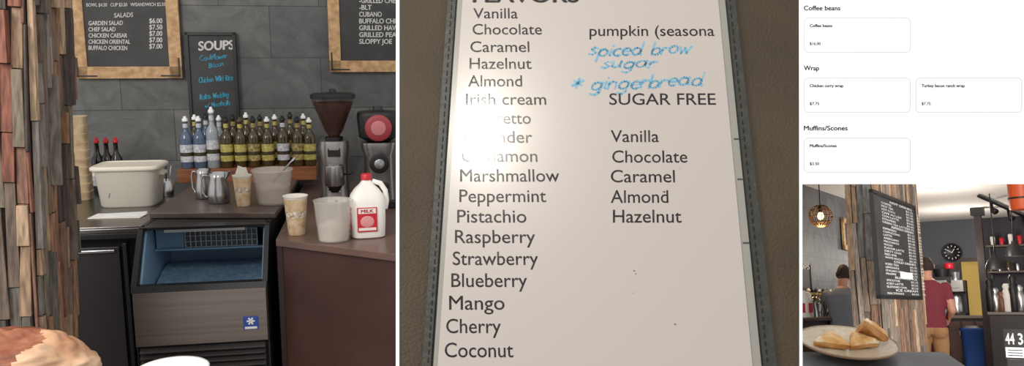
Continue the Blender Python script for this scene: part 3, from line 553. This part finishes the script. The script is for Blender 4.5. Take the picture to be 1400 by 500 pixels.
p0=B.on(1352,372,1,16.3); p1=B.on(1408,372,1,16.3); mb=MB(); dkshelf=mat('shelf_dark',(70,52,42),.5)
for dz in (0,.45): mb.box(((p0.x+p1.x)/2,16.35,p0.z+dz),(p1.x-p0.x,.3,.03),dkshelf)
for k in range(9): x=p0.x+(p1.x-p0.x)*(k+.5)/9; mb.lathe([(.03,.015),(.04,.12+.03*(k%3)),(.03,.14+.03*(k%3))],(amber,cupw,steel,red)[k%4],(x,16.3,p0.z+.45*(k%2)),n=14,caps=(1,1))
for x in (p0.x+.02,p1.x-.02): mb.box((x,16.47,p0.z+.2),(.02,.03,.6),black)
mb.obj('wall_shelf_with_cups',B)
for px,py,v,r in ((1362,368,13.0,.13),(1388,350,12.4,.11)):
    q=B.on(px,py,1,v); mb=MB(); mb.lathe([(r,0),(r*.95,.06),(r*.7,.13),(r*.3,.17),(.03,.2)],black,n=28,caps=(0,1)); mb.lathe([(r*.96,.0),(r*.9,.06),(r*.5,.12)],mat('shade_inside',(120,110,100),.6),n=28); mb.ell((0,0,.06),(.03,.03,.03),mat('bulb_dim',(255,200,120),.4,emit=3)); mb.tube([(0,0,.2),(0,0,ZC-q.z-.003)],.008,black); mb.obj('black_dome_pendant_lamp',B,(q.x,v,q.z))
a=B.on(1338,268,2,ZC-.03); e=B.on(1410,300,2,ZC-.03); mb=MB(); mb.tube([a,e],.022,black)
for t in (.2,.5,.8): p=a.lerp(e,t); mb.tube([p,p+Vector((0,0,-.09)),p+Vector((.05,-.08,-.16))],[.02,.02,.05],black,n=12)
mb.obj('track_light_rail',B)
q=B.on(1395,270,1,10.8); mb=MB(); od=mat('orange_duct',(200,84,42),.45)
mb.lathe([(.11,-.14),(.12,-.13),(.12,.3),(.125,.31),(.12,.32),(.12,ZC-q.z-.005)],od,n=28,caps=(1,1)); mb.lathe([(.126,-.02),(.126,.0)],black,n=28); mb.obj('orange_duct_pipe',B,(q.x,10.8,q.z))
a=B.on(1375,490,1,9.0); e=B.on(1404,490,1,9.0); z1=B.on(1390,450,1,9.0).z; w=e.x-a.x; h=z1-a.z
mb=MB(); mb.box((w/2,0,h/2),(w,.03,h),black); mb.box((w/2,-.017,h*.22),(w*.9,.006,h*.34),white)
for t,xa,xb in (('44',.08,.52),('3',.68,.92)):
    v_,f_=glyphs(t,.03,0); lo=min(x for x,y in v_); hi=max(x for x,y in v_); mb.add([(w*(xa+(xb-xa)*(x-lo)/(hi-lo)),-.022,h*.5+h*.36*y/CAP) for x,y in v_],f_,white)
for k in range(3): mb.box((w/2,-.022,h*(.12+.09*k)),(w*.7,.004,h*.03),black)
mb.box((w/2,.1,-a.z/2),(w*.9,.16,a.z-.02),casb)
mb.obj('number_sign_stand',B,(a.x,9.0,a.z),bevel=.003)

# ---- people
def person(name,fr,loc,rz,H,shirt,pants,hair,skin,lean,elb,wri,headtilt=0):
    s=H/1.75; mb=MB(); m0=shirt
    def ln_(p): 
        x,y,z=p; return Vector((x,y+lean*max(0,z-.92),z))
    secs=[]
    for z,hx,hy in ((.84,.13,.10),(.90,.165,.12),(.98,.168,.12),(1.08,.16,.115),(1.2,.175,.122),(1.32,.195,.125),(1.40,.19,.11),(1.45,.12,.09),(1.49,.065,.065)): secs.append((z,hx,hy,0,lean*max(0,z-.92)))
    mb.loft(secs,m0,n=28,p=2.4)
    mb.tube([ln_((0,0,1.44)),ln_((0,.005,1.6))],[.062,.055],m0,n=14)
    hc=ln_((0,.02+headtilt,1.645)); mb.ell(hc,(.077,.095,.115),m0,n=20); mb.ell(hc+Vector((0,.03,-.05)),(.055,.06,.06),m0,n=14)
    mb.ell(hc+Vector((0,.1,-.015)),(.014,.022,.02),m0,n=8); mb.ell(hc+Vector((0,.088,-.055)),(.026,.012,.008),m0,n=8)
    for sx in (-1,1): mb.ell(hc+Vector((sx*.079,-.005,-.01)),(.013,.022,.032),m0,n=10)
    arms=[]
    for sx in (-1,1):
        mb.tube([(sx*.085,0,.90),(sx*.095,.015,.72),(sx*.10,.02,.5),(sx*.105,-.005,.3),(sx*.105,-.01,.07)],[.098,.088,.066,.062,.052],m0,n=16)
        mb.ell((sx*.108,.05,.045),(.048,.135,.048),m0,n=14); mb.ell((sx*.085,-.03,.88),(.1,.11,.11),m0,n=14)
        sh=ln_((sx*.185,0,1.39)); el=Vector((sx*elb[0],elb[1],elb[2])); wr=Vector((sx*wri[0],wri[1],wri[2]))
        mb.ell(sh,(.066,.07,.066),m0,n=12); mb.tube([sh,sh.lerp(el,.5),el],[.064,.058,.046],m0,n=14); mb.ell(el,(.044,.044,.044),m0,n=10); mb.tube([el,el.lerp(wr,.35),wr],[.043,.042,.028],m0,n=12)
        d=(wr-el).normalized(); side=Vector((-sx,0,0)); side=(side-d*side.dot(d)).normalized()
        mb.tube([wr-d*.01,wr+d*.04,wr+d*.085],[.027,.036,.034],m0,n=10)
        for k,(o,l) in enumerate(((-.027,.062),(-.009,.075),(.009,.07),(.027,.055))):
            b0=wr+d*.08+side*o; b1=b0+d*l*.55; b2=b1+(d*.7-Vector((0,0,.7))).normalized()*l*.5; mb.tube([b0,b1,b2],[.0095,.009,.008],m0,n=8)
        b0=wr+d*.03+side*.025; mb.tube([b0,b0+(d+side).normalized()*.035,b0+(d*1.4+side*.7).normalized()*.06],[.012,.011,.009],m0,n=8)
        arms.append((sh,el,wr))
    me=bpy.data.meshes.new('raw'); me.from_pydata([Vector(q)*s for q in mb.v],[],mb.f); o=bpy.data.objects.new('raw',me); sc.collection.objects.link(o)
    r=o.modifiers.new('r','REMESH'); r.mode='VOXEL'; r.voxel_size=.009; sm=o.modifiers.new('s','SMOOTH'); sm.factor=.5; sm.iterations=3
    bpy.context.view_layer.update(); dg=bpy.context.evaluated_depsgraph_get(); m2=bpy.data.meshes.new_from_object(o.evaluated_get(dg)); bpy.data.objects.remove(o)
    m2.name=name; m2.materials.clear()
    for m in (shirt,pants,hair,skin,black): m2.materials.append(m)
    for p in m2.polygons:
        c=p.center/s; p.use_smooth=True; k=0
        hd=c-hc
        if abs(hd.x)<.1 and abs(hd.y)<.13 and c.z>1.5:
            k=3
            if (hd.z>.055 or (hd.y<.0 and hd.z>-.06)) and not (abs(hd.x)>.082): k=2
        elif c.z<.085: k=4
        elif c.z<.92 and abs(c.x)<.22 and c.y<.17: k=1
        for sh,el,wr in arms:
            for a_,b_,r_ in ((sh.lerp(el,.62),el,.06),(el,wr,.06),(wr,wr+(wr-el).normalized()*.17,.075)):
                ab=b_-a_; t=max(0,min(1,(c-a_).dot(ab)/ab.dot(ab))); dd=(c-(a_+ab*t)).length
                if dd<r_ and (abs(c.x)>.19 or c.y>.16+lean*.4): k=3
        if c.z>1.475 and k==0 and (c-ln_((0,0,1.5))).length<.12: k=3
        p.material_index=k
    ob=bpy.data.objects.new(name,m2); sc.collection.objects.link(ob); ob.matrix_world=fr.M@Matrix.Translation(Vector(loc))@Matrix.Rotation(rz,4,'Z')
    for sx in (-1,1):
        e=MB(); e.ell((hc+Vector((sx*.03,.088,.005)))*s,(.011,.008,.008),white,n=10); e.ell((hc+Vector((sx*.03,.095,.005)))*s,(.005,.003,.005),black,n=8); eo=e.obj('eye_%d'%(1 if sx<0 else 2)); eo.parent=ob; eo.matrix_parent_inverse=Matrix.Identity(4); eo.matrix_basis=Matrix.Identity(4)
    return ob
skin=mat('skin',(205,150,125),.5); hairm=mat('hair_brown',(52,38,30),.8); maroon=mat('maroon_shirt',(124,44,58),.8); tan=mat('tan_trousers',(170,128,86),.8); gsh=mat('grey_shirt',(122,126,134),.8); dk=mat('dark_trousers',(45,48,60),.8)
q=B.dep(1271,425,9.9); person('man_in_maroon_shirt',B,(q.x,q.y,0),math.radians(12),1.82,maroon,tan,hairm,skin,.02,(.235,.0,1.12),(.19,.2,1.02))
q=B.dep(1153,425,9.0); person('man_in_grey_shirt',B,(q.x,q.y,0),math.radians(5),1.68,gsh,dk,hairm,skin,.12,(.25,.12,1.12),(.16,.34,1.08),headtilt=.03)

# ---- plate of pastries on table (world level)
k=2.3; c=W.dep(1158,470,k); mb=MB(); r=.135
pl=mat('stoneware_plate',(214,200,176),.35,col2=(200,182,156),scale=60,coat=.3)
mb.lathe([(r*.55,0),(r*.6,.004),(r*.9,.014),(r,.022),(r*.995,.026),(r*.9,.020),(r*.62,.010),(.001,.009)],pl,n=64,caps=(1,0)); mb.lathe([(r*.985,.0265),(r*1.003,.0245),(r*1.002,.021)],mat('plate_rim_brown',(150,115,85),.4),n=64)
mb.obj('dinner_plate',W,(c.x,c.y,c.z-.015))
past=mat('baked_pastry',(210,152,84),.6,col2=(246,226,192),scale=30,bump=.5,col3=(228,184,122)); pastd=mat('pastry_crust',(180,115,54),.6,col2=(220,172,110),scale=25,bump=.5)
def pastry(px,py,rz,sz,h,tilt=0,dz=0,asp=.8):
    q=W.dep(px,py,k); mb=MB(); tri=[]
    cn=[Vector((math.cos(math.radians(a)),math.sin(math.radians(a)))) for a in (90,210,330)]
    for i in range(3):
        P,Pn=cn[i],cn[(i+1)%3]; Pp=cn[i-1]
        tri+= [P+(Pp-P)*.10,P*.93,P+(Pn-P)*.10,P+(Pn-P)*.35,P+(Pn-P)*.65]
    n=len(tri); secs=((0,.9),(.2,1.0),(.5,1.02),(.72,.95),(.92,.8),(1,.5)); vs=[]
    for z,s_ in secs:
        for x,y in tri: 
            w=1+.10*noise.noise(Vector((x*2+px,y*2,z*2))); vs.append((x*s_*sz*w,y*s_*sz*asp*w,z*h+.006*noise.noise(Vector((x*3,y*3+px,z)))))
    fs=[(kk*n+i,kk*n+(i+1)%n,(kk+1)*n+(i+1)%n,(kk+1)*n+i) for kk in range(5) for i in range(n)]
    mb.add(vs,fs[:2*n],pastd,True); mb.add(vs,fs[2*n:]+[tuple(range(5*n,6*n))],past,True); mb.add(vs,[tuple(range(n))[::-1]],pastd)
    mb.obj('scone_pastry',W,(q.x,q.y,c.z-.002+dz),R=rotm(rx=tilt,rz=rz))
pastry(1136,469,1.75,.060,.030,asp=.95); pastry(1174,483,.15,.056,.03,.1,asp=.9); pastry(1186,468,2.4,.056,.034,.75,.03,asp=1.0)
p=W.dep(1158,478,k); mb=MB(); tw=mat('grey_tabletop',(92,92,100),.35,col2=(70,66,66),scale=5)
mb.box((p.x-.1,p.y-.32,c.z-.035),(.75,.62,.035),tw); mb.box((p.x-.1,p.y-.3,-.4+c.z-.05),(.08,.08,.8),black); mb.box((p.x-.1,p.y-.3,c.z-.85),(.5,.5,.03),black); mb.obj('cafe_table',W,bevel=.004)

# =====================================================  camera, light
cam=bpy.data.cameras.new('camera'); cam.sensor_width=36; cam.lens=36*F/1400; co=bpy.data.objects.new('camera',cam); co.location=C; co.rotation_euler=(math.pi/2-th,0,0); sc.collection.objects.link(co); sc.camera=co
w=bpy.data.worlds.new('world'); sc.world=w; w.use_nodes=True; w.node_tree.nodes['Background'].inputs[0].default_value=(1,.98,.95,1); w.node_tree.nodes['Background'].inputs[1].default_value=.76
def area(name,loc,tgt,size,e,col=(1,1,1),sy=None):
    l=bpy.data.lights.new(name,'AREA'); l.energy=e; l.size=size; l.color=col
    if sy: l.shape='RECTANGLE'; l.size_y=sy
    o=bpy.data.objects.new(name,l); o.location=loc; o.rotation_euler=(Vector(tgt)-Vector(loc)).to_track_quat('-Z','Y').to_euler(); sc.collection.objects.link(o)
area('window_daylight',(-3.2,.2,3.6),(-1.6,5.2,1),2.0,140,(1,.96,.91))
area('cafe_ceiling_fill',B.M@Vector((.4,6.5,.9)),B.M@Vector((-.8,13.5,ZC)),1.6,150,(1,.97,.93))  # added fill light, out of view, aimed up to brighten the ceiling
Pl=T.on(657,182,2,.0105); Pw=T.M@Pl; d=(Pw-C).normalized(); n=T.R@Vector((0,0,1)); rd=d-2*d.dot(n)*n
area('menu_lamp',Pw+rd*2.6,Pw,.07,24,(1,.94,.85),sy=.22)
